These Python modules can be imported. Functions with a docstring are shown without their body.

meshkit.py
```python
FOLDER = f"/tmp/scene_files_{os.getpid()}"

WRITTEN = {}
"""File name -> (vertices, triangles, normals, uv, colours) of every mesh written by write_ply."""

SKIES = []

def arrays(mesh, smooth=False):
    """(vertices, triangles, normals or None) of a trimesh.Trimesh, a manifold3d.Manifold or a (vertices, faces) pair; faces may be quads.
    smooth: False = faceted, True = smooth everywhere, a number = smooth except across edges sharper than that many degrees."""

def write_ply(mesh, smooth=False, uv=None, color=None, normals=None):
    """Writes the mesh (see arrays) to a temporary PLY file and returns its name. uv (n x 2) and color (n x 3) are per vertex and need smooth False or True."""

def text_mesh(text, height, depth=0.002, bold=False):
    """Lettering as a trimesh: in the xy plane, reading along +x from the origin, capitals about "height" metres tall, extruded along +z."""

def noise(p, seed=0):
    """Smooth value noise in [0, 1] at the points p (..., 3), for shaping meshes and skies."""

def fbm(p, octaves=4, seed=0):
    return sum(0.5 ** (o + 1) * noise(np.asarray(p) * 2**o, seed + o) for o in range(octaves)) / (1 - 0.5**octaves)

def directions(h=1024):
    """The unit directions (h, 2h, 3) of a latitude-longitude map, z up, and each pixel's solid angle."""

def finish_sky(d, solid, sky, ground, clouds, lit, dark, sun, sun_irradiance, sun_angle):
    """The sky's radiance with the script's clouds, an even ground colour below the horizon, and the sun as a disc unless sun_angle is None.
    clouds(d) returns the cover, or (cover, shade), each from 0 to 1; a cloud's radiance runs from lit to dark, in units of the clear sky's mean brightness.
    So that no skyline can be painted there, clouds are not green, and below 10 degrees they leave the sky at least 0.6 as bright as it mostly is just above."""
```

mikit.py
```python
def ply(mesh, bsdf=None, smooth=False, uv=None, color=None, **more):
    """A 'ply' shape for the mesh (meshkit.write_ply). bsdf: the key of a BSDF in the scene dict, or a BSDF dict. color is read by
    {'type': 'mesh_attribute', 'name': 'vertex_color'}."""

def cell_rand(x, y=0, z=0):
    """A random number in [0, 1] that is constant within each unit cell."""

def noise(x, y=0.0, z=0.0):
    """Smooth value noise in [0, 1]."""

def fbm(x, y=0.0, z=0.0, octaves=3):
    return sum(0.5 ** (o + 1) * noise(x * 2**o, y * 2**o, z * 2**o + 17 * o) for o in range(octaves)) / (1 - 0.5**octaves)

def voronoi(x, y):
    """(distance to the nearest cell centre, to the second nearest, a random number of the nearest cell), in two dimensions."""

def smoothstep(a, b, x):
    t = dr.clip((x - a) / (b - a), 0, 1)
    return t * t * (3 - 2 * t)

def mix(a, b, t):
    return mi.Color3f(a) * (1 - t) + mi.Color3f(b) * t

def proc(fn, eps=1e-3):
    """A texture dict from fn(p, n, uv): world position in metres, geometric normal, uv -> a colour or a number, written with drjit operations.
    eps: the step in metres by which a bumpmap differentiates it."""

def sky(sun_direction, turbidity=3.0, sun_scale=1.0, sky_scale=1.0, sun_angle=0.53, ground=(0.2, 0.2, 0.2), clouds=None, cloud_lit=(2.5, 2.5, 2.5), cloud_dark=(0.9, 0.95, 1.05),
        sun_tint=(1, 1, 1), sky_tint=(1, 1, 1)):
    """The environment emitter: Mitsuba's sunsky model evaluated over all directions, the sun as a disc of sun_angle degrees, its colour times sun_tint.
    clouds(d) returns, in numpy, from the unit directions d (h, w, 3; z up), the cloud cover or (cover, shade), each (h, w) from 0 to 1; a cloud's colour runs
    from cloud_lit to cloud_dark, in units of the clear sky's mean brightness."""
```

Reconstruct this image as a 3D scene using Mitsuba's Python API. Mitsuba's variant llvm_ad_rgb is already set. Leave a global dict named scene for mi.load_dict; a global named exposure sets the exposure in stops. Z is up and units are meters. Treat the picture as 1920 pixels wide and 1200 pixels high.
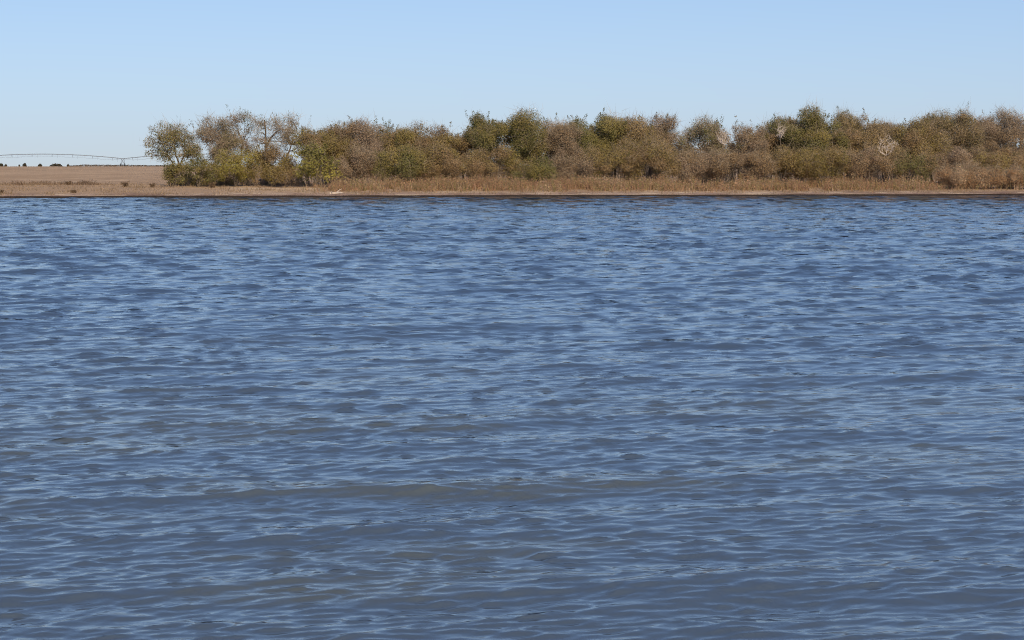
import math, numpy as np, trimesh, mitsuba as mi, drjit as dr, mikit, meshkit
from mikit import proc, noise, fbm, smoothstep, mix

T = mi.ScalarTransform4f
scene, labels = {}, {}

# ------------------------------------------------------------------ camera, sky, exposure
EYE = 2.95                      # eye height over the lake, standing on the near bank
F = 3583.0                      # focal length in pixels of the 1920 wide photograph (30 degrees across)
PITCH = math.atan(281.0 / F)
scene['camera'] = {
    'type': 'perspective', 'fov': 30.0, 'fov_axis': 'x', 'near_clip': 0.1, 'far_clip': 30000.0,
    'to_world': T().look_at(origin=[0, 0, EYE], target=[0, math.cos(PITCH), EYE - math.sin(PITCH)], up=[0, 0, 1]),
}


def low_haze(d):                # a thin pale veil along the whole horizon
    return 0.55 * np.exp(-np.degrees(np.arcsin(np.clip(d[..., 2], 0, 1))) / 2.6)


SUN_AZ, SUN_EL = math.radians(163), math.radians(34)      # azimuth from the viewing direction, towards the right
SUN = [math.sin(SUN_AZ) * math.cos(SUN_EL), math.cos(SUN_AZ) * math.cos(SUN_EL), math.sin(SUN_EL)]
scene['sky'] = mikit.sky(SUN, turbidity=3.0, sky_scale=1.17, sky_tint=(0.97, 1.015, 1.2), clouds=low_haze, cloud_lit=(2.12, 2.18, 2.3))
exposure = 1.5


# ------------------------------------------------------------------ helpers
def numbered(name):
    if not any(k == name or k.startswith(name + '__') for k in (*scene, *labels)):
        return name
    i = 1
    while any(k == f'{name}_{i:03d}' or k.startswith(f'{name}_{i:03d}__') for k in (*scene, *labels)):
        i += 1
    return f'{name}_{i:03d}'


def tag(key, label=None, cat=None, group=None, kind=None):
    d = {'label': label, 'category': cat, 'group': group, 'kind': kind}
    labels[key] = {k: v for k, v in d.items() if v}


def shore(x):
    """The far waterline: distance from the near bank at each x."""
    x = np.asarray(x, float)
    p = np.stack([x, x * 0, x * 0], -1)
    return 202.5 + 20 * (np.clip(x, -300, 300) + 54) / 113 + 2.6 * (meshkit.fbm(p * 0.11, 3, 5) - 0.5) + 1.6 * (meshkit.fbm(p * 0.9, 2, 6) - 0.5)


def ground_z(x, y):
    x, y = np.broadcast_arrays(np.asarray(x, float), np.asarray(y, float))
    d = y - shore(x)
    p = np.stack([x, y, x * 0], -1)
    cut = 0.20 + 0.10 * (meshkit.fbm(p * 0.35, 2, 9) - 0.5)
    bank = cut + 0.055 * np.minimum(d, 6) + 0.035 * np.clip(d - 6, 0, 18) + 0.08 * (meshkit.fbm(p * 0.25, 3, 3) - 0.5) * np.clip(d / 3, 0, 1)
    field = 3.35 * np.clip((y - 250) / 530, 0, 1) - 0.0011 * np.clip(y - 800, 0, 6000)
    far = np.where(d > 0, bank + field, np.maximum(-1.6, 0.25 * d - 0.08))
    near = np.where(y < 3.5, 1.9 + 0.2 * (meshkit.fbm(p * 0.3, 3, 4) - 0.5), 1.9 - (y - 3.5) * 0.55)
    return np.where(y < 60, np.maximum(near, -1.6), far)


def grid_mesh(X, Y, Z):
    r, c = X.shape
    i, j = np.meshgrid(np.arange(r - 1), np.arange(c - 1), indexing='ij')
    a = (i * c + j).ravel()
    q = np.stack([a, a + 1, a + c + 1, a + c], -1)
    f = np.vstack([q[:, [0, 1, 2]], q[:, [0, 2, 3]]])
    return trimesh.Trimesh(np.stack([X.ravel(), Y.ravel(), Z.ravel()], -1), f, process=False)


# ------------------------------------------------------------------ ground
def ground_colour(p, n, uv):
    big = fbm(p.x * 0.02, p.y * 0.006, 1.0, 3)
    mid = fbm(p.x * 0.25, p.y * 0.12, 3.0, 3)
    fine = fbm(p.x * 3.0, p.y * 1.2, 5.0, 2)
    soil = mix((0.375, 0.272, 0.19), (0.45, 0.335, 0.24), smoothstep(0.3, 0.7, 0.5 * big + 0.5 * mid))
    stubble = mix(soil, (0.50, 0.385, 0.27), smoothstep(0.55, 0.8, mid) * 0.6)
    c = mix(stubble, stubble * 0.8, fine * 0.5)
    mud = mix((0.235, 0.165, 0.13), (0.33, 0.245, 0.20), smoothstep(0.3, 0.7, 0.6 * mid + 0.4 * fine))
    c = mix(mud, c, smoothstep(0.30, 0.55, p.z + 0.15 * (mid - 0.5)))
    yc = p.y - (202.5 + 20 * (p.x + 54) / 113)                # metres behind the waterline
    sand = smoothstep(-38.0, -33.0, p.x) * smoothstep(-20.0, -24.0, p.x) * smoothstep(1.3, 0.5, dr.abs(yc - 15.5 + 1.5 * (mid - 0.5)))
    sand = dr.maximum(sand, smoothstep(0.56, 0.66, fbm(p.x * 0.35, p.y * 1.1, 8.0, 2)) * smoothstep(2.6, 1.2, dr.abs(yc - 2.4)) * 0.8)
    c = mix(c, (0.52, 0.42, 0.31), sand)
    wet = mix((0.030, 0.024, 0.022), (0.055, 0.042, 0.036), fine)
    return mix(wet, c, smoothstep(0.17, 0.25, p.z + 0.05 * (mid - 0.5)))


scene['ground_material'] = {'type': 'twosided', 'bsdf': {'type': 'diffuse', 'reflectance': proc(ground_colour)}}
xs = np.concatenate([-np.geomspace(9000, 95, 24), np.arange(-90, 90.1, 1.0), np.geomspace(95, 9000, 24)])
ys = np.concatenate([[-600, -200, -60, -20], np.arange(-8, 16, 1.0), np.arange(20, 190, 12.0), np.concatenate([np.arange(190, 222, 0.33), np.arange(222, 245, 0.8)]), np.geomspace(246, 9000, 150)])
GX, GY = np.meshgrid(xs, ys)
scene['ground'] = mikit.ply(grid_mesh(GX, GY, ground_z(GX, GY)), 'ground_material', smooth=True)
tag('ground', kind='structure')

# ------------------------------------------------------------------ water: a wind sea of short crests on one sheet, finer towards the near shore
rng = np.random.default_rng(7)


STEEP, FAR = 0.32, 0.28


def lake_mesh():
    rows = [9.0]
    while rows[-1] < 236:
        rows.append(rows[-1] + 0.0022 * (rows[-1] + 3))
    v = np.array(rows)
    u0 = np.arange(-0.288, 0.2881, 0.0015)
    side = 0.288 + np.cumsum(np.geomspace(0.0025, 0.7, 24))
    u = np.concatenate([-side[::-1], u0, side])
    du = np.gradient(u)
    U, V = np.meshgrid(u, v)
    X, Y = U * (V + 12), V + 0.0
    step = np.maximum(0.0022 * (V + 3), 0.35 * du[None, :] * (V + 12)) 
    n = 260
    lam = np.geomspace(0.06, 2.8, n) * np.exp(rng.normal(0, 0.02, n))
    k = 2 * np.pi / lam
    main = math.radians(-90 + 17)                     # the wind sea runs in to the near shore, its crests turned a little
    spread = np.radians(np.interp(lam, [0.1, 0.3, 0.5, 1.1, 1.5], [26, 24, 36, 36, 7]))
    th = main + rng.normal(0, 1, n) * spread
    ph = rng.uniform(0, 2 * np.pi, n)
    mss = 0.0205
    w = np.interp(np.log(lam), np.log([0.06, 0.11, 0.18, 0.3, 0.45, 0.7, 1.1, 1.7, 2.1, 2.8]), [1.6, 2.5, 1.7, 0.6, 0.25, 0.08, 0.12, 0.55, 0.50, 0.12])
    slope = np.sqrt(2 * mss * w / w.sum())
    # what the sheet is too coarse to carry far out goes into the shortest waves that it can carry there
    st = step[:, len(u) // 2]
    tt = np.clip((lam[None] / st[:, None] - 2.0) / 2.0, 0, 1)
    near_cut = np.exp(-(np.log(lam[None] / (3.2 * st[:, None])) / 0.4) ** 2)
    lack = np.maximum(2 * mss - (tt * slope ** 2).sum(1), 0)
    extra = np.sqrt(FAR * lack / np.maximum((near_cut * tt ** 2).sum(1), 1e-9))[:, None] * near_cut
    gain = 0.82 + 0.36 * meshkit.fbm(np.stack([X * 0.06, Y * 0.025, X * 0], -1), 3, 31)
    Z, DX, DY, R, VAR = (np.zeros_like(X) for _ in range(5))
    for i in range(n):
        t = np.clip((lam[i] / step - 2.0) / 2.0, 0, 1) * gain * (slope[i] + extra[:, i])[:, None]
        on = t > 0
        if not on.any():
            continue
        kx, ky = k[i] * math.cos(th[i]), k[i] * math.sin(th[i])
        a = t[on] / k[i]
        arg = kx * X[on] + ky * Y[on] + ph[i]
        s, c = np.sin(arg), np.cos(arg)
        if lam[i] < 0.8:
            R[on] += a * c
            VAR[on] += a * a / 2
        else:
            Z[on] += a * c
        DX[on] -= 0.8 * a * s * math.cos(th[i])
        DY[on] -= 0.8 * a * s * math.sin(th[i])
    # wind ripples: sharp crests, flat troughs, leaning the way they run
    sd = np.sqrt(VAR) + 1e-6
    R = 0.9 * sd * (np.exp(0.25 * np.clip(R / sd, -3, 3)) - 1.03) / 0.25
    # single steep wavelets scattered by the gusts, each a short crest with a steep face on the lee side
    WV = np.zeros_like(X)
    nw = 240000
    wy = 9.5 + 205 * rng.random(nw) ** 0.75
    wx = (rng.random(nw) * 2 - 1) * 0.34 * (wy + 12)
    size = 0.018 / (1 - 0.93 * rng.random(nw)) ** 0.75
    gw = meshkit.fbm(np.stack([wx * 0.35, wy * 0.18, wx * 0], -1), 3, 77)
    keep = (size > 0.5 * 0.0022 * (wy + 3)) & (rng.random(nw) < np.clip((gw - 0.3) * 3, 0.15, 1)) & (size < np.clip(0.0022 * wy, 0.045, 0.13))
    ux = u
    # and a few longer low swells rolling in over the shallows
    nl = 190
    ly = 9.5 + 60 * rng.random(nl)
    lists = [(wx[keep], wy[keep], size[keep], STEEP), ((rng.random(nl) * 2 - 1) * 0.3 * (ly + 12), ly, rng.uniform(0.10, 0.17, nl), 0.21)]
    nf = 7000
    fy = 45 + 170 * rng.random(nf) ** 0.7
    lists.append(((rng.random(nf) * 2 - 1) * 0.3 * (fy + 12), fy, rng.uniform(0.07, 0.15, nf), 0.36))
    for x, y, q, steep in [p for a, b, c, d in lists for p in zip(a, b, c, [d] * len(a))]:
        half = q * rng.uniform(2.5, 6.5) if steep == STEEP else q * rng.uniform(2.0, 5.0) if steep > 0.35 else rng.uniform(0.8, 1.9)
        ang = main + rng.normal(0, 0.16)
        ct, st = math.cos(ang), math.sin(ang)
        r0, r1 = np.searchsorted(v, [y - 3.5 * q - 0.5 * half, y + 7 * q + 0.5 * half])
        c0, c1 = np.searchsorted(ux, [(x - 1.9 * half) / (y + 12), (x + 1.9 * half) / (y + 12)])
        if r1 - r0 < 2 or c1 - c0 < 2:
            continue
        dx, dy = X[r0:r1, c0:c1] - x, Y[r0:r1, c0:c1] - y
        t, l = dx * ct + dy * st, -dx * st + dy * ct
        t = t + rng.normal(0, 0.25) * q * (l / half) ** 2 + 0.06 * half * np.sin(l * 3.1 / half + x * 9)
        prof = np.where(t > 0, np.exp(-np.abs(t / q) ** 1.6), np.exp(-np.abs(t / (2.6 * q)) ** 1.3))
        WV[r0:r1, c0:c1] += steep * q * rng.uniform(0.6, 1.3) * prof * np.exp(-np.abs(l / half) ** 3)
    Z = Z + WV
    lean = 0.5
    return grid_mesh(X + DX + lean * R * math.cos(main), Y + DY + lean * R * math.sin(main), Z + R)


def water_body(p, n, uv):              # olive look of viewer-facing wave slopes, painted into the colour as streaks near the bank
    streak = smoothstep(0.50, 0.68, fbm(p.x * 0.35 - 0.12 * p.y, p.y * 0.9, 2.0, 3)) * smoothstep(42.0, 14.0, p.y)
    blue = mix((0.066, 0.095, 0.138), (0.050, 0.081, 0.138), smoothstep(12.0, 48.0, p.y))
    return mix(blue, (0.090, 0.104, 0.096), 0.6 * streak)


def capillary(p, n, uv):                # ripples too fine for the mesh, in metres
    return 0.0035 * fbm(p.x * 3.5 + 0.8 * p.y, p.y * 11.0 - 2.5 * p.x, 4.0, 3)


scene['water_material'] = {'type': 'bumpmap', 'scale': 1.0, 'nested_texture': proc(capillary, 0.01),
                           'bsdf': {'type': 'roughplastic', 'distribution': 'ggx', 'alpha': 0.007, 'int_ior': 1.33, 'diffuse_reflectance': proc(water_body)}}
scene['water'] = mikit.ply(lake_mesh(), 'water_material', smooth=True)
tag('water', kind='structure')


# ------------------------------------------------------------------ helpers for plants and small things
def at(px, py, y):
    """The point at distance y that the photograph shows at the pixel (px, py)."""
    v, u = (600 - py) / F, (px - 960) / F
    c, s_ = math.cos(PITCH), math.sin(PITCH)
    k = y / (c + v * s_)
    return np.array([u * k, y, EYE + k * (v * c - s_)])


class Mesh:
    def __init__(self):
        self.v, self.f, self.c, self.n = [], [], [], 0

    def add(self, v, f, c=None):
        v = np.asarray(v, float)
        self.v.append(v)
        self.f.append(np.asarray(f, int) + self.n)
        self.c.append(np.broadcast_to(np.asarray((1, 1, 1) if c is None else c, float), (len(v), 3)))
        self.n += len(v)

    def tube(self, pts, radii, sides=5, c=None):
        p = np.asarray(pts, float)
        t = np.gradient(p, axis=0)
        t /= np.linalg.norm(t, axis=1, keepdims=True) + 1e-12
        a = np.cross(t, np.where(np.abs(t[:, 2:]) < 0.9, [0, 0, 1.0], [1.0, 0, 0]))
        a /= np.linalg.norm(a, axis=1, keepdims=True) + 1e-12
        b, ang = np.cross(t, a), np.arange(sides) * 2 * np.pi / sides
        r = np.broadcast_to(radii, (len(p),))[:, None, None]
        v = p[:, None] + r * (np.cos(ang)[None, :, None] * a[:, None] + np.sin(ang)[None, :, None] * b[:, None])
        i, j = np.meshgrid(np.arange(len(p) - 1), np.arange(sides), indexing='ij')
        q = np.stack([i * sides + j, i * sides + (j + 1) % sides, (i + 1) * sides + (j + 1) % sides, (i + 1) * sides + j], -1).reshape(-1, 4)
        self.add(v.reshape(-1, 3), np.vstack([q[:, [0, 1, 2]], q[:, [0, 2, 3]]]), c)

    def leaves(self, pos, size, col, r, up=0.0, facing=None):
        """Pointed leaf sprays, one sliver each, lying roughly square to facing."""
        n = len(pos)
        a = r.normal(0, 1, (n, 3)) + [0, 0, up]
        if facing is not None:
            m = facing + r.normal(0, 0.45, (n, 3))
            m /= np.linalg.norm(m, axis=1, keepdims=True)
            a -= (a * m).sum(1, keepdims=True) * m
        a /= np.linalg.norm(a, axis=1, keepdims=True)
        b = np.cross(a, r.normal(0, 1, (n, 3)) if facing is None else m)
        b /= np.linalg.norm(b, axis=1, keepdims=True) + 1e-9
        L, W = size[:, None] * 0.5, size[:, None] * r.uniform(0.22, 0.42, (n, 1))
        v = np.stack([pos - a * L - b * W, pos - a * L * 0.6 + b * W * 1.2, pos + a * L * 1.2], 1)
        self.add(v.reshape(-1, 3), np.arange(n)[:, None] * 3 + [0, 1, 2], np.repeat(col, 3, 0))

    def twigs(self, p, d, width, col, r):
        """Thin twigs: two crossed slivers each from p along d."""
        n = len(p)
        side = np.cross(d, r.normal(0, 1, (n, 3)))
        side *= width[:, None] / (np.linalg.norm(side, axis=1, keepdims=True) + 1e-9)
        other = np.cross(d / (np.linalg.norm(d, axis=1, keepdims=True) + 1e-9), side)
        v = np.stack([p - side, p + side, p + d, p - other, p + other], 1)
        i = np.arange(n)[:, None] * 5
        self.add(v.reshape(-1, 3), np.vstack([i + [0, 1, 2], i + [3, 4, 2]]), np.repeat(col, 5, 0))

    def put(self, key, bsdf, smooth=False):
        v, f, c = np.vstack(self.v), np.vstack(self.f), np.vstack(self.c)
        scene[key] = mikit.ply(trimesh.Trimesh(v, f, process=False), bsdf, smooth=smooth, color=c)
        return key


VC = {'type': 'mesh_attribute', 'name': 'vertex_color'}
scene['leaf_material'] = {'type': 'principledthin', 'base_color': VC, 'roughness': 0.65, 'diff_trans': 0.9, 'spec_trans': 0.0}
scene['twig_material'] = {'type': 'twosided', 'bsdf': {'type': 'diffuse', 'reflectance': VC}}


def bark_colour(p, n, uv):
    g = fbm(p.x * 9, p.y * 9, p.z * 2.5, 3)
    return mix((0.07, 0.055, 0.042), (0.20, 0.165, 0.13), g)


scene['bark_material'] = {'type': 'twosided', 'bsdf': {'type': 'diffuse', 'reflectance': proc(bark_colour)}}

OLIVE, YOLIVE, GREEN, BROWN, GREY, RUST, TAN = ((0.325, 0.265, 0.098), (0.385, 0.345, 0.095), (0.225, 0.22, 0.09), (0.36, 0.255, 0.145),
                                               (0.36, 0.27, 0.20), (0.42, 0.27, 0.15), (0.52, 0.38, 0.25))


def curve(p0, p1, r, bend, n=5):
    t = np.linspace(0, 1, n)[:, None]
    d = np.linalg.norm(np.subtract(p1, p0))
    off = r.normal(0, 1, 3) * bend * d
    wob = r.normal(0, 0.02 * d, (n, 3)) * np.sin(np.pi * t)
    return np.asarray(p0) * (1 - t) + np.asarray(p1) * t + off * np.sin(np.pi * t) + wob


def plant(name, cat, label, seed, px, w, top, low, d, col, col2=None, leafy=1.0, twig=0.0, clumps=26, stems=None, ragged=0.5, group=None, base=None, dens=1.0, size=0.12, depth=None):
    """A tree or shrub rooted d metres behind the far waterline: crown of half-width w (in photograph pixels) around px, from row low up to row top."""
    r = np.random.default_rng(seed)
    x0 = (px - 960) / F * 230
    y = float(shore(x0)) + d
    y = y + 0.0
    P = lambda a, b, dy=0.0: at(a, b, y + dy)  # noqa: E731
    s_ = y / F
    top = top - 3
    hw, hz = (1.28 if px > 560 else 1.15) * w * s_, (low - top) * s_ / 2
    cz = P(px, (low + top) / 2)
    hy = depth if depth else max(0.8 * hw, 1.2)
    col, col2 = np.array(col), np.array(col2 if col2 is not None else col)
    # clump centres fill the crown, more of them towards its outside
    cen = []
    while len(cen) < clumps:
        q = r.uniform(-1, 1, 3)
        if (abs(q[0]) ** 2.6 + abs(q[1]) ** 2.6 + abs(q[2]) ** 2.6) > 1 or np.linalg.norm(q) < 0.35:
            continue
        cen.append(q)
    cen = np.array(cen)
    bump = np.interp(cen[:, 0], np.linspace(-1, 1, 6), r.uniform(0.62, 1.0, 6) + [0, 0, 0.2, 0.2, 0, 0])      # an uneven crown line
    cen[:, 2] = np.where(cen[:, 2] > 0, cen[:, 2] * np.minimum(bump + 0.12, 1.05), cen[:, 2])
    rc = r.uniform(0.15, 0.46, clumps) * (hw * hy * hz) ** (1 / 3) * (26 / clumps) ** 0.33
    cen = cz + cen * np.maximum(np.array([hw, hy, hz]) - 0.75 * rc.mean(), 0.25)
    key = numbered(name)
    foot = np.array([*(P(base if base is not None else px, 340)[:2]), 0.0])
    foot[2] = float(ground_z(foot[0], foot[1])) - 0.1
    wood = Mesh()
    height = cz[2] + hz - foot[2]
    R = 0.020 * height + 0.03
    if stems is None:
        ns = 1 if cat == 'tree' else 4
        stems = [[foot + r.normal(0, 0.12 * (ns > 1), 3) * [1, 1, 0], cz + r.normal(0, 0.25, 3) * [hw, hy, 0.6 * hz] - [0, 0, 0.25 * hz]] for _ in range(ns)]
    else:
        stems = [[np.array(foot) if i == 0 and j == 0 else P(a, b, dy) for j, (a, b, dy) in enumerate(st)] for i, st in enumerate(stems)]
    nodes = []
    for st in stems:
        pts = curve(st[0], st[1], r, 0.06, 7) if len(st) == 2 else np.vstack([st[0], *[curve(a, b, r, 0.03, 4)[1:] for a, b in zip(st, st[1:])]])
        rr = np.linspace(R, R * 0.4, len(pts)) / len(stems) ** 0.35
        wood.tube(pts, rr, 6)
        nodes += [(q, z) for q, z in zip(pts[len(pts) // 3:], rr[len(pts) // 3:])]
    np_, nr = np.array([q for q, _ in nodes]), np.array([z for _, z in nodes])
    for c in cen:
        # the limb leaves a stem below the clump
        cost = np.linalg.norm(np_ - c, axis=1) + 1.5 * np.maximum(np_[:, 2] - c[2] + 0.3, 0)
        i = int(cost.argmin())
        wood.tube(curve(np_[i], c, r, 0.09, 5), np.linspace(max(nr[i] * 0.6, 0.035), 0.016, 5), 4)
    scene_key = 'trunk' if cat == 'tree' else 'stems'
    wood.put(f'{key}__{scene_key}', 'bark_material', smooth=True)
    crown, tw = Mesh(), Mesh()
    labels[f'{key}__twigs'] = {'kind': 'stuff'}
    if leafy > 0:
        labels[f'{key}__' + ('crown' if cat == 'tree' else 'foliage')] = {'kind': 'stuff'}
    vol = (rc ** 2).sum()
    shape = np.stack([r.uniform(0.95, 1.25, clumps), r.uniform(0.85, 1.1, clumps), r.uniform(0.75, 1.25, clumps)], -1)
    out = (cen - cz) / [hw, hy, hz]
    hi = np.argsort(cen[:, 2])[-max(4, clumps // 2):]
    ns = 26 if cat == 'tree' else 10
    # upright shoots that break the crown's outline, with leaves along them
    s0 = cen[r.choice(hi, ns)] + r.normal(0, 0.5, (ns, 3)) * [1.0, 0.7, 0.15] * rc.mean() * 1.4 + [0, 0, rc.mean() * 0.45]
    sd = (r.normal(0, 0.28, (ns, 3)) + [0, 0, 1]) * r.uniform(0.35, 0.95, (ns, 1)) * (0.6 + 0.6 * ragged) * (1 if cat == 'tree' else 0.6)
    sd[:, 0] += 0.35 * np.abs(sd[:, 2]) * np.sign(s0[:, 0] - cz[0]) * r.random(ns)
    if leafy > 0:
        per = np.maximum((rc ** 2 * (540 if cat == 'tree' and d < 33.5 else 400) * leafy * dens * (0.16 / size) ** 2), 6).astype(int)
        which = np.repeat(np.arange(clumps), per)
        q = r.normal(0, 1, (len(which), 3))
        q *= (r.uniform(0.1, 1, len(which)) ** 0.5 / np.linalg.norm(q, axis=1))[:, None]
        stray = np.where(r.random(len(which)) < 0.12, r.uniform(1.0, 1.25, len(which)), 1.0)[:, None]
        pos = cen[which] + q * (rc[:, None] * shape)[which] * stray
        tone = np.clip(r.normal(0, 0.5, clumps)[which] + r.normal(0, 0.2, len(which)) + 0.5, 0, 1)[:, None]
        c = (col * (1 - tone) + col2 * tone) * np.exp(r.normal(0, 0.09, (len(which), 1)) + r.normal(0, 0.09, clumps)[which][:, None])
        face = 0.7 * q + 0.5 * out[which] + [0, 0, 0.35]
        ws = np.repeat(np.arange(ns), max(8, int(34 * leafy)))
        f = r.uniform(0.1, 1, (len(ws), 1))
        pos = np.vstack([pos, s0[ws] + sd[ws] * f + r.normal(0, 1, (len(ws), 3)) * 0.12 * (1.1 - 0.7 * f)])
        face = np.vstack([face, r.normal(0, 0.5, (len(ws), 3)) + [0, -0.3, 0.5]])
        c = np.vstack([c, (0.35 * col + 0.4 * np.array(GREEN)) * np.exp(r.normal(0, 0.12, (len(ws), 1)))])  # shoot leaves coloured darker to paint a silhouette against the sky
        pos[:, 2] = np.maximum(pos[:, 2], foot[2] + 0.12)
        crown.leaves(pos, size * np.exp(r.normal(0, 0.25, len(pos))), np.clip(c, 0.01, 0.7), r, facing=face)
    tw.twigs(s0 - sd * 0.4, sd * 1.35, np.full(ns, 0.014), np.tile(np.array((0.24, 0.19, 0.15)), (ns, 1)), r)
    if True:
        per = np.maximum(rc ** 2 * 120 * (0.35 + twig), 8).astype(int)
        which = np.repeat(np.arange(clumps), per)
        q = r.normal(0, 1, (len(which), 3)) + 0.9 * ((cen - cz) / [hw, hy, hz])[which] + [0, 0, 0.5]
        q /= np.linalg.norm(q, axis=1, keepdims=True)
        start = cen[which] + r.normal(0, 0.4, (len(which), 3)) * rc[which][:, None]
        start[:, 2] = np.maximum(start[:, 2], foot[2] + 0.1)
        c = np.array((0.31, 0.25, 0.18)) * np.exp(r.normal(0, 0.2, (len(which), 1)))
        tw.twigs(start, q * (rc[which] * r.uniform(0.5, 1.25, len(which)))[:, None], r.uniform(0.008, 0.018, len(which)), c, r)
        tw.put(f'{key}__twigs', 'twig_material')
    if crown.n:
        crown.put(f'{key}__' + ('crown' if cat == 'tree' else 'foliage'), 'leaf_material')
    tag(key, label, cat, group)
    return key


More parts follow.
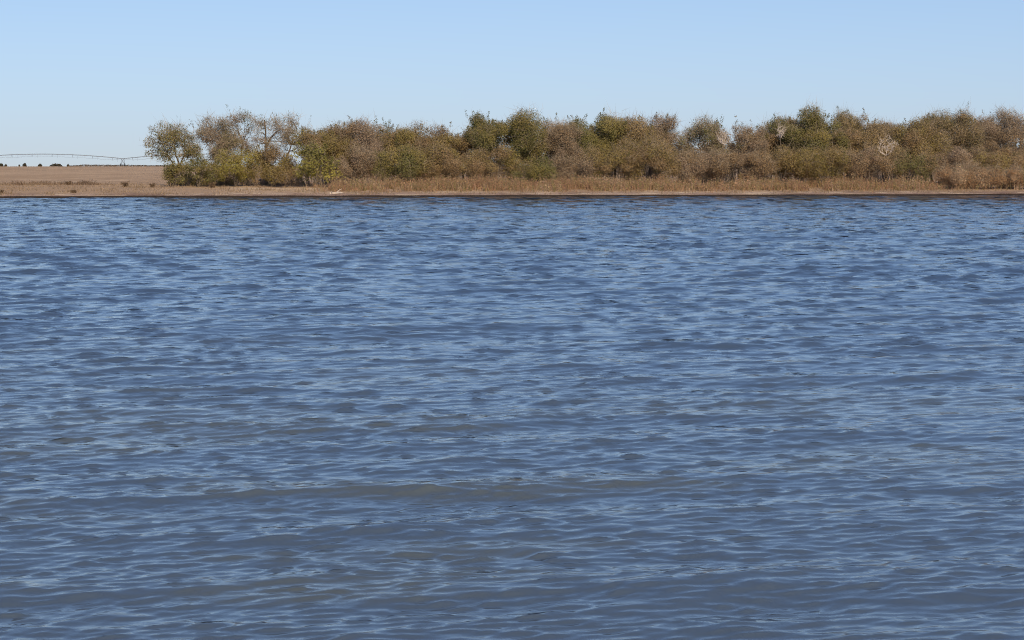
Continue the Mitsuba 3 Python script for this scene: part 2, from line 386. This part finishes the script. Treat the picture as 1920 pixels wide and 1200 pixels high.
# ------------------------------------------------------------------ the belt of trees, from left to right
LT, BT, SH = 'leafy_tree', 'bare_tree', 'shrub'
TREES = [
    # name, label, px, half-width, top row, low row, metres behind the waterline, colours, options
    (LT, 'leftmost tree of the belt, open dark leafy crown above forked leaning trunks', 320, 52, 234, 311, 26, GREEN, OLIVE,
     dict(leafy=0.32, twig=0.3, clumps=46, base=345, stems=[[(345, 340, 0), (328, 318, 0), (312, 284, 0), (300, 262, 0)], [(345, 338, 0.3), (336, 312, 0.3), (345, 292, 0.3), (346, 262, 0.3)], [(336, 310, 0.3), (330, 292, 0.3), (328, 270, 0.5)]], ragged=0.9, size=0.15)),
    (LT, 'second tree from the left, grey olive crown on a slim trunk, sky showing below', 412, 46, 220, 306, 27, GREY, GREEN, dict(leafy=0.42, twig=0.6, clumps=28, base=406, ragged=0.9)),
    (BT, 'narrow sparse treetop rising behind the second tree from the left', 452, 28, 211, 300, 33, GREEN, GREY, dict(leafy=0.32, twig=0.7, clumps=18, ragged=0.9)),
    (BT, 'nearly bare open tree with visible upright trunk, left of the two sparse ones', 500, 36, 214, 284, 31, GREEN, GREY,
     dict(leafy=0.10, twig=0.55, clumps=18, base=500, ragged=0.9, stems=[[(500, 340, 0), (499, 280, 0), (498, 240, 0), (496, 225, 0)], [(499, 276, 0), (508, 258, 0), (522, 244, 0)]])),
    (BT, 'nearly bare airy tree with thin leaves, right of the two sparse ones', 552, 42, 215, 290, 32, GREEN, GREY, dict(leafy=0.13, twig=0.6, clumps=22, base=520, ragged=0.9)),
    (LT, 'smooth olive dome shaped tree just right of the nearly bare trees', 606, 54, 234, 320, 25, OLIVE, BROWN, dict(clumps=34)),
    (LT, 'brownish grey rounded tree behind and right of the olive dome', 668, 50, 229, 330, 25, BROWN, GREY, dict(clumps=34, twig=0.4)),
    (LT, 'dark topped tree with green tips above the brownish grey crown', 722, 40, 228, 310, 31, GREEN, BROWN, dict(clumps=26, twig=0.3, leafy=0.85)),
    (LT, 'low olive tree with ragged top in the dip left of centre', 768, 44, 239, 320, 29, OLIVE, BROWN, dict(clumps=26, twig=0.2)),
    (LT, 'low brown tree in the dip just left of the tall olive tree', 838, 52, 240, 326, 28, BROWN, OLIVE, dict(clumps=30, twig=0.3)),
    (LT, 'left shoulder of olive leaves beside the tallest central tree', 908, 32, 217, 305, 27, GREEN, OLIVE, dict(clumps=24)),
    (LT, 'tall broad olive tree standing out at the centre of the belt', 962, 60, 207, 318, 24, OLIVE, GREEN, dict(clumps=42)),
    (BT, 'grey brown twiggy tree right of the tall central olive tree', 1052, 42, 226, 330, 25, GREY, BROWN, dict(clumps=34, twig=1.3, leafy=0.6)),
    (LT, 'green topped tree right of the grey twiggy one, dark gaps down its left side', 1118, 46, 212, 300, 26, GREEN, OLIVE, dict(clumps=32)),
    (LT, 'olive brown rounded tree right of centre behind the green topped one', 1186, 48, 220, 322, 27, OLIVE, BROWN, dict(clumps=32, twig=0.3)),
    (BT, 'thin topped brown tree left of the notch of sky', 1238, 36, 218, 315, 28, BROWN, GREY, dict(clumps=28, twig=0.8, leafy=0.85, ragged=0.9)),
    (BT, 'thin leafed tree with a hole of sky in its top', 1312, 42, 219, 330, 26, GREEN, GREY, dict(clumps=30, twig=0.9, leafy=0.45, ragged=0.8)),
    (BT, 'grey brown twiggy tree between the narrow sky slit and the dark topped tree', 1396, 42, 226, 330, 25, GREY, BROWN, dict(clumps=36, twig=1.2, leafy=0.6)),
    (LT, 'dark topped tree rising left of the tallest olive one on the right', 1457, 36, 208, 310, 28, GREEN, BROWN, dict(clumps=28, twig=0.3)),
    (LT, 'tall olive tree with pointed dark top, highest on the right half', 1528, 54, 203, 330, 24, OLIVE, GREEN, dict(clumps=42, twig=0.2)),
    (LT, 'brown broad tree right of the tall pointed olive tree', 1612, 52, 213, 325, 26, BROWN, OLIVE, dict(clumps=36, twig=0.5)),
    (LT, 'olive brown tree third from the right edge of the belt', 1704, 54, 214, 325, 26, BROWN, OLIVE, dict(clumps=36, twig=0.5)),
    (LT, 'feathery blue green topped tree second from the right edge', 1794, 50, 206, 325, 27, GREEN, BROWN, dict(clumps=36, twig=0.7, leafy=0.8, ragged=0.8)),
    (BT, 'pale feathery bare tree at the right edge of the picture', 1884, 50, 208, 325, 27, GREY, BROWN, dict(clumps=36, twig=1.2, leafy=0.55)),
    (LT, 'olive tree behind, showing between the olive dome and the brownish grey crown', 640, 40, 236, 330, 35, OLIVE, BROWN, dict(clumps=26, twig=0.3)),
    (LT, 'brown tree behind, showing between the dark topped tree and the dip left of centre', 748, 42, 238, 330, 35, BROWN, OLIVE, dict(clumps=26, twig=0.5)),
    (LT, 'olive brown tree behind, in the middle of the dip left of centre', 804, 44, 241, 330, 35, OLIVE, GREY, dict(clumps=26, twig=0.4)),
    (BT, 'brown twiggy tree behind, just left of the tall central olive tree', 876, 36, 243, 330, 35, BROWN, GREY, dict(clumps=24, twig=0.8, leafy=0.7)),
    (LT, 'olive brown tree behind the right shoulder of the tall central tree', 1014, 40, 224, 330, 34, OLIVE, BROWN, dict(clumps=28, twig=0.4)),
    (LT, 'brown tree behind, showing left of the green topped tree right of centre', 1080, 38, 226, 330, 35, BROWN, GREEN, dict(clumps=26, twig=0.5)),
    (LT, 'olive brown tree behind, between the green topped tree and the rounded olive brown one', 1152, 40, 222, 330, 35, BROWN, OLIVE, dict(clumps=26, twig=0.5)),
    (BT, 'grey twiggy tree behind, just left of the notch of sky', 1214, 36, 226, 330, 36, GREY, BROWN, dict(clumps=26, twig=0.9, leafy=0.6)),
    (BT, 'thin brown tree behind, just left of the narrow slit of sky', 1332, 24, 222, 330, 34, GREEN, GREY, dict(clumps=20, twig=0.7, leafy=0.7, ragged=0.8)),
    (LT, 'brown tree behind, just left of the dark topped tree', 1428, 36, 222, 330, 35, BROWN, OLIVE, dict(clumps=26, twig=0.5)),
    (LT, 'olive brown tree behind, left of the tall pointed olive tree', 1492, 34, 221, 330, 35, OLIVE, BROWN, dict(clumps=24, twig=0.4)),
    (LT, 'brown tree behind, just right of the tall pointed olive tree', 1576, 38, 212, 330, 34, GREEN, BROWN, dict(clumps=26, twig=0.5)),
    (BT, 'grey brown tree behind, between the brown broad tree and the third from right', 1660, 42, 219, 330, 35, GREY, BROWN, dict(clumps=28, twig=0.9, leafy=0.7)),
    (LT, 'brown tree behind, left of the feathery blue green topped tree', 1750, 42, 214, 330, 35, BROWN, OLIVE, dict(clumps=28, twig=0.5)),
    (LT, 'brown tree behind, between the feathery topped tree and the right edge one', 1842, 40, 212, 330, 35, BROWN, GREY, dict(clumps=28, twig=0.6)),
    (SH, 'dark green bush under the leftmost forked tree', 326, 26, 308, 347, 20, GREEN, OLIVE, dict(clumps=16)),
    (SH, 'olive bush right of the forked trunks', 372, 34, 286, 346, 20, OLIVE, GREEN, dict(clumps=24)),
    (SH, 'yellow olive bush below the second tree from the left', 442, 44, 270, 346, 20, YOLIVE, OLIVE, dict(clumps=28, leafy=0.9)),
    (SH, 'brown olive bush below the nearly bare trees', 512, 46, 272, 346, 20, BROWN, OLIVE, dict(clumps=30)),
    (SH, 'bright yellow green leafy bush with dark hollow beneath, left part of belt', 592, 42, 268, 343, 18, YOLIVE, GREEN, dict(clumps=30, dens=0.85, size=0.22)),
    (SH, 'grey brown twiggy bush under the rounded brownish tree', 662, 42, 280, 345, 19, GREY, BROWN, dict(clumps=26, twig=0.8, leafy=0.8)),
    (SH, 'olive green bush below the dip left of centre', 744, 50, 264, 344, 19, OLIVE, GREEN, dict(clumps=32)),
    (SH, 'brown olive bush left of the tall central tree', 834, 52, 268, 344, 19, BROWN, OLIVE, dict(clumps=32)),
    (SH, 'olive bush at the foot of the tall central tree', 924, 50, 276, 344, 19, OLIVE, BROWN, dict(clumps=30)),
    (SH, 'dark gapped bush with trunks showing right of the central tree foot', 1000, 40, 296, 344, 19, GREEN, OLIVE, dict(clumps=24, dens=0.8)),
    (SH, 'pale grey twiggy bush below the grey brown tree right of centre', 1068, 42, 290, 342, 19, GREY, BROWN, dict(clumps=26, twig=1.0, leafy=0.6)),
    (SH, 'brown bush with dark gaps below the green topped tree', 1142, 46, 268, 342, 19, OLIVE, BROWN, dict(clumps=28, dens=0.9)),
    (SH, 'olive brown rounded bush below the notch of sky', 1224, 50, 262, 342, 19, OLIVE, BROWN, dict(clumps=32, twig=0.3)),
    (SH, 'grey brown bush below the tree with the hole of sky', 1310, 48, 276, 342, 19, GREY, BROWN, dict(clumps=30, twig=0.8, leafy=0.8)),
    (SH, 'brown bush below the narrow slit of sky', 1392, 46, 280, 342, 19, BROWN, GREY, dict(clumps=28, twig=0.5)),
    (SH, 'olive bush at the foot of the dark topped tree', 1468, 46, 272, 342, 19, OLIVE, BROWN, dict(clumps=28)),
    (SH, 'olive bush at the foot of the tall pointed tree', 1548, 48, 270, 342, 19, OLIVE, BROWN, dict(clumps=30)),
    (SH, 'grey brown bush below the brown broad tree', 1628, 44, 282, 342, 19, GREY, BROWN, dict(clumps=28, twig=0.7)),
    (SH, 'dark hollowed bush below the third tree from the right', 1710, 44, 284, 342, 19, BROWN, GREEN, dict(clumps=26, dens=0.85)),
    (SH, 'brown bush below the feathery blue green tree', 1788, 46, 274, 336, 20, BROWN, GREY, dict(clumps=28, twig=0.5)),
    (SH, 'dark brown bush at the right edge below the bare tree', 1880, 48, 276, 336, 20, BROWN, OLIVE, dict(clumps=28)),
    ('weed_bush', 'pale tan rounded weed bush, left of the two on the right bank', 1800, 50, 312, 354, 10, TAN, RUST, dict(clumps=26, size=0.11, twig=0.7)),
    ('weed_bush', 'pale tan rounded weed bush at the right edge of the bank', 1892, 46, 314, 354, 10, TAN, RUST, dict(clumps=26, size=0.11, twig=0.7)),
]
for i, (name, label, px, w, top, low, d, c1, c2, o) in enumerate(TREES):
    plant(name, 'tree' if 'tree' in name else 'bush', label, 100 + i, px, w, top, low, d, c1, c2, **o)


# ------------------------------------------------------------------ undergrowth and weeds that nobody could count
r = np.random.default_rng(55)
thicket = Mesh()
TOPS = [(300, 332), (350, 318), (400, 304), (500, 300), (540, 292), (570, 262), (600, 250), (660, 244), (720, 246), (770, 254), (870, 256), (900, 240), (960, 232), (1020, 240), (1060, 244), (1110, 234), (1200, 240), (1250, 242), (1264, 250), (1280, 254),
        (1300, 250), (1350, 262), (1370, 240), (1460, 224), (1540, 222), (1700, 226), (1800, 222), (2060, 224)]
n = 500
px = r.uniform(320, 2050, n)
dd = np.where(px < 580, r.uniform(22, 32, n), r.uniform(30, 42, n))
py = np.interp(px, *zip(*TOPS)) + 4
for a, d, t in zip(px, dd, py):
    y = float(shore((a - 960) / F * 240)) + d
    top = at(a, min(t + r.uniform(0, 60), 334), y)
    g = float(ground_z(top[0], y))
    rad = min(r.uniform(0.6, 1.0), 0.5 * (top[2] - g) + 0.15)
    m = int(150 * rad)
    q = r.normal(0, 1, (m, 3))
    q *= (r.uniform(0.1, 1, m) ** 0.5 / np.linalg.norm(q, axis=1))[:, None] * rad
    base = np.array([BROWN, GREY, OLIVE, BROWN][r.integers(4)])
    thicket.leaves(top - [0, 0, rad] + q, 0.2 * np.exp(r.normal(0, 0.3, m)), base * np.exp(r.normal(0, 0.2, (m, 1))), r)
    k = 14
    start = np.stack([top[0] + r.normal(0, 0.3, k), y + r.normal(0, 0.3, k), np.full(k, g)], -1)
    thicket.twigs(start, top - start + r.normal(0, 0.5, (k, 3)), r.uniform(0.015, 0.03, k), np.array((0.26, 0.21, 0.165)) * np.exp(r.normal(0, 0.2, (k, 1))), r)
thicket.put('thicket', 'leaf_material')
tag('thicket', 'brown tangled undergrowth standing behind and between the trees of the belt', 'undergrowth', kind='stuff')


def blades(key, n, px0, px1, d0, d1, h0, h1, colours, label, cat, keep=None, seed=1, width=0.03):
    r = np.random.default_rng(seed)
    x = r.uniform((px0 - 960) / F * 235, (px1 - 960) / F * 235, n)
    y = shore(x) + r.uniform(d0, d1, n)
    clump = meshkit.fbm(np.stack([x * 0.5, y * 0.5, x * 0], -1), 3, seed)
    ok = np.ones(n, bool) if keep is None else r.random(n) < keep(x, y, clump)
    x, y, clump = x[ok], y[ok], clump[ok]
    n = len(x)
    p = np.stack([x, y, ground_z(x, y) - 0.02], -1)
    h = r.uniform(h0, h1, n) * np.clip(2.6 * clump - 0.35, 0.3, 1.6)
    d = np.stack([r.normal(0, 0.22, n), r.normal(0, 0.22, n), np.ones(n)], -1) * h[:, None]
    cc = np.array(colours)[np.clip((meshkit.fbm(np.stack([x * 0.25, y * 0.3, x * 0 + 9], -1), 3, seed + 3) * 1.7 - 0.35 + r.normal(0, 0.2, n)) * len(colours), 0, len(colours) - 1).astype(int)]
    m = Mesh()
    m.twigs(p, d, width * np.exp(r.normal(0, 0.35, n)), cc * np.exp(r.normal(0, 0.2, (n, 1))), r)
    # seed heads and side leaves on the taller plants
    k = h > 0.45
    if k.any():
        for f in (0.45, 0.7, 0.95):
            m.leaves(p[k] + d[k] * f + r.normal(0, 0.05, (k.sum(), 3)), 0.13 * np.exp(r.normal(0, 0.3, k.sum())), cc[k] * np.exp(r.normal(0, 0.15, (k.sum(), 1))), r, up=0.7)
    m.put(key, 'leaf_material')
    tag(key, label, cat, kind='stuff')


def edge(x, y, c):
    d = y - shore(x)
    return np.clip((d - 4.0 - 14 * (c - 0.5)) / 2.5, 0, 1) * np.clip((x + 24) / 6, 0, 1) * np.clip((53 - x) / 5, 0.15, 1) * np.clip((c - 0.40) * 6, 0.06, 1)


blades('tall_dry_weeds', 52000, 600, 2060, 1.6, 18, 0.3, 1.15, [(0.40, 0.25, 0.16), (0.36, 0.26, 0.14), (0.42, 0.27, 0.17), (0.32, 0.26, 0.13), (0.48, 0.35, 0.24)], 'tall rusty brown dry weeds lining the bank in front of the trees', 'weeds', edge, 3)
blades('dry_grass', 30000, -140, 2060, 0.8, 30, 0.10, 0.3, [(0.34, 0.25, 0.17), (0.40, 0.30, 0.20), (0.33, 0.24, 0.15)], 'short dry grass on the bare bank above the water', 'grass',
       lambda x, y, c: np.clip((c - 0.42) * 6, 0.05, 1), 4, 0.03)
blades('dark_low_weeds', 5000, -60, 225, 26, 33, 0.10, 0.35, [(0.24, 0.17, 0.12), (0.30, 0.21, 0.14)], 'low dark weeds in a broken line across the bare field left of the trees', 'weeds',
       lambda x, y, c: np.clip((c - 0.5) * 7, 0, 1), 8, 0.04)


# ------------------------------------------------------------------ small things on the bank
def tussock(px, d, h, label):
    r = np.random.default_rng(int(px))
    key = numbered('weed_tussock')
    x = (px - 960) / F * 225
    y = float(shore(x)) + d
    p = np.array([x, y, float(ground_z(x, y))])
    m = Mesh()
    n = 90
    st = p + r.normal(0, 0.10, (n, 3)) * [1, 1, 0]
    d_ = np.stack([r.normal(0, 0.45, n), r.normal(0, 0.45, n), np.ones(n)], -1) * r.uniform(0.5, 1, (n, 1)) * h
    col = np.array((0.20, 0.14, 0.09)) * np.exp(r.normal(0, 0.25, (n, 1)))
    m.twigs(st, d_, r.uniform(0.01, 0.03, n), col, r)
    m.leaves(st + d_ * r.uniform(0.3, 1, (n, 1)), 0.16 * np.exp(r.normal(0, 0.3, n)), col, r)
    m.put(key, 'leaf_material')
    tag(key, label, 'weed', 'small dark weed tussocks on the bare bank')


tussock(240, 20, 0.75, 'dark weed tussock alone on the bare field left of the trees')
tussock(296, 17, 0.6, 'dark weed tussock at the left foot of the leftmost bush')
tussock(114, 26, 0.5, 'small dark weed tussock farther left on the bare field')
tussock(80, 4, 0.4, 'small dark weed tussock near the water at far left')
tussock(200, 4.5, 0.4, 'small dark weed tussock near the water below the lone field tussock')
tussock(404, 17, 0.8, 'dark weed tussock at the foot of the bushes by the pale sand strip')

m = Mesh()
r = np.random.default_rng(3)
a, b = at(618, 366, float(shore(-18.5)) + 1.2), at(642, 366, float(shore(-17.5)) + 1.6)
a[2], b[2] = float(ground_z(a[0], a[1])) + 0.07, float(ground_z(b[0], b[1])) + 0.16
LOG = (0.55, 0.48, 0.41)
m.tube(curve(a, b, r, 0.03, 7), np.linspace(0.12, 0.06, 7), 8, LOG)
m.tube(curve(a * 0.45 + b * 0.55, b + [-0.1, 0.2, 0.42], r, 0.05, 5), np.linspace(0.06, 0.02, 5), 6, LOG)
m.tube(curve(a * 0.7 + b * 0.3, a + [0.15, -0.3, 0.28], r, 0.05, 5), np.linspace(0.05, 0.02, 5), 6, LOG)
m.put('driftwood_log', 'twig_material', smooth=True)
tag('driftwood_log', 'pale forked driftwood log lying on the mud at the waterline', 'log')


def dead_tree(px, base, tips, label, seed):
    r = np.random.default_rng(seed)
    key = numbered('dead_tree')
    x = (base[0] - 960) / F * 232
    y = float(shore(x)) + 19.0
    foot = at(base[0], 340, y)
    foot[2] = float(ground_z(foot[0], y)) - 0.1
    fork = at(base[0] + 0.5 * (px - base[0]), base[1], y)
    trunk, br = Mesh(), Mesh()
    c = np.array((0.50, 0.43, 0.37))
    trunk.tube(curve(foot, fork, r, 0.04, 7), np.linspace(0.07, 0.04, 7), 6, c)
    trunk.put(f'{key}__trunk', 'bark_material', smooth=True)
    for tx, ty in tips:
        tip = at(tx, ty, y + r.normal(0, 0.6))
        q = curve(fork, tip, r, 0.14, 7)
        br.tube(q, np.linspace(0.035, 0.010, 7), 5, c * 1.15)
        for i in range(2, 7):
            for _ in range(2):
                e = r.normal(0, 0.28, 3) + [0, 0, 0.22]
                k = curve(q[i], q[i] + e, r, 0.12, 4)
                br.tube(k, np.linspace(0.018, 0.006, 4), 4, c * 1.15)
                br.twigs(np.repeat(k[1:], 2, 0), r.normal(0, 0.13, (6, 3)) + e * 0.4, np.full(6, 0.008), np.tile(c * 1.2, (6, 1)), r)
    br.put(f'{key}__branches', 'twig_material')
    tag(key, label, 'tree')


dead_tree(1665, (1658, 292), [(1654, 268), (1662, 258), (1668, 256), (1674, 264), (1682, 268), (1658, 276), (1672, 272)], 'pale whitish dead tree with bare forked branches against the brown crowns at right', 1)
dead_tree(1465, (1462, 258), [(1459, 241), (1464, 237), (1470, 239), (1472, 246), (1462, 247)], 'pale dead branch top showing just below the dark topped tree', 2)

dead_tree(1357, (1356, 270), [(1352, 250), (1358, 246), (1363, 252), (1366, 260), (1350, 260)], 'added small pale branches standing in for a glimpse of sky through the canopy', 4)  # added branches, pale in place of bright sky seen through the crowns

# ------------------------------------------------------------------ the far edge of the field
for i, (px, w, top, what) in enumerate([(2, 5, 305.5, 'dark bush on the field horizon at the left edge of the picture'), (10.5, 3, 307, 'smaller dark bush second from the left edge on the field horizon'),
                                        (36, 2, 308, 'tiny dark bush on the horizon touching the pointed clump'), (46, 5, 305, 'pointed dark clump on the field horizon, third from left'),
                                        (75, 5, 306, 'rounded dark clump on the horizon left of the widest grove'), (105, 14, 305.5, 'widest dark dome shaped grove on the field horizon'),
                                        (127.5, 2.5, 306, 'narrow dark bush just right of the widest horizon grove')]):
    r = np.random.default_rng(70 + i)
    key = numbered('horizon_bush')
    y = 1300.0
    top_p, side = at(px, top, y), w / F * y
    g = float(ground_z(top_p[0], y))
    h = top_p[2] - g
    n = int(260 * side ** 0.8)
    q = r.normal(0, 1, (n, 3))
    q *= (r.uniform(0.3, 1, n) ** 0.4 / np.linalg.norm(q, axis=1))[:, None]
    q[:, 2] = np.abs(q[:, 2])
    m = Mesh()
    m.leaves(np.array([top_p[0], y, g]) + q * [side, side, h * 0.93], np.full(n, 0.75), np.array((0.10, 0.085, 0.055)) * np.exp(r.normal(0, 0.2, (n, 1))), r)
    m.put(key, 'leaf_material')
    tag(key, what, 'bush', 'dark bushes along the field horizon')

r = np.random.default_rng(90)
m, n, y = Mesh(), 2000, 806.0
x = r.uniform((132 - 960) / F * y, (330 - 960) / F * y, n)
m.leaves(np.stack([x, y + r.normal(0, 1.0, n), ground_z(x, x * 0 + y) + r.uniform(0, 0.55, n) * (0.5 + meshkit.fbm(np.stack([x * 0.2, x * 0, x * 0], -1), 3, 2))], -1), np.full(n, 0.45),
         np.array((0.19, 0.15, 0.11)) * np.exp(r.normal(0, 0.2, (n, 1))), r)
m.put('hedgerow', 'leaf_material')
tag('hedgerow', 'thin dark line of hedge along the field horizon under the irrigation boom', 'hedge')

# ------------------------------------------------------------------ centre pivot irrigation boom on the field
scene['galvanised_material'] = {'type': 'principled', 'base_color': {'type': 'rgb', 'value': [0.20, 0.21, 0.23]}, 'metallic': 0.6, 'roughness': 0.5}
scene['tyre_material'] = {'type': 'diffuse', 'reflectance': {'type': 'rgb', 'value': [0.03, 0.03, 0.03]}}
PIV = 'irrigation_pivot'
tag(PIV, 'long thin arched irrigation boom on a wheeled tower over the field at far left', 'irrigation boom')
YP = 780.0
towers = [at(px, 297.5, YP) for px in (-72, 230, 532)]


def piece(part, fn, mat='galvanised_material'):
    m = Mesh()
    fn(m)
    key = numbered(f'{PIV}__{part}')
    scene[key] = mikit.ply(trimesh.Trimesh(np.vstack(m.v), np.vstack(m.f), process=False), mat, smooth=True)
    return key


for p in towers:
    g = float(ground_z(p[0], YP))
    feet = [np.array([p[0] + sx, YP + sy, g + 0.62]) for sx, sy in ((-0.4, -2.0), (0.4, 2.0))]
    t = piece('tower', lambda m: m.tube([feet[0], feet[1]], 0.12, 6))
    for f in feet:
        for o in (-0.5, 0.5):
            m = Mesh()
            m.tube([f, p + [o, 0, 0]], 0.075, 5)
            scene[numbered(f'{t}__leg')] = mikit.ply(trimesh.Trimesh(np.vstack(m.v), np.vstack(m.f), process=False), 'galvanised_material', smooth=True)
        wheel = trimesh.creation.torus(0.46, 0.16, 20, 8)
        wheel.apply_transform(trimesh.transformations.rotation_matrix(math.pi / 2, [0, 1, 0]))
        wheel = trimesh.util.concatenate([wheel, trimesh.creation.cylinder(0.36, 0.06, sections=16, transform=trimesh.transformations.rotation_matrix(math.pi / 2, [0, 1, 0]))])
        wheel.apply_translation(f)
        scene[numbered(f'{t}__wheel')] = mikit.ply(wheel, 'tyre_material', smooth=40)
for a, b in zip(towers, towers[1:]):
    t = np.linspace(0, 1, 33)[:, None]
    arch = a * (1 - t) + b * t + [0, 0, 1.85] * (1 - (2 * t - 1) ** 2)
    piece('pipe', lambda m: m.tube(arch, 0.12, 7))
    knots = arch[2:-1:4]
    low = knots - [0, 0, 1.0]
    for k in range(len(knots)):
        piece('strut', lambda m: [m.tube([knots[k], low[k] + [0, s_, 0]], 0.04, 4) for s_ in (-0.5, 0.5)])
    for s_ in (-0.5, 0.5):
        piece('truss_rod', lambda m: m.tube(np.vstack([a, low + [0, s_, 0], b]), 0.022, 4))
    for k in range(3, 32, 4):
        piece('drop_hose', lambda m: m.tube([arch[k] + [0, 0.2, 0], arch[k] + [0, 0.2, -1.5]], 0.03, 4))
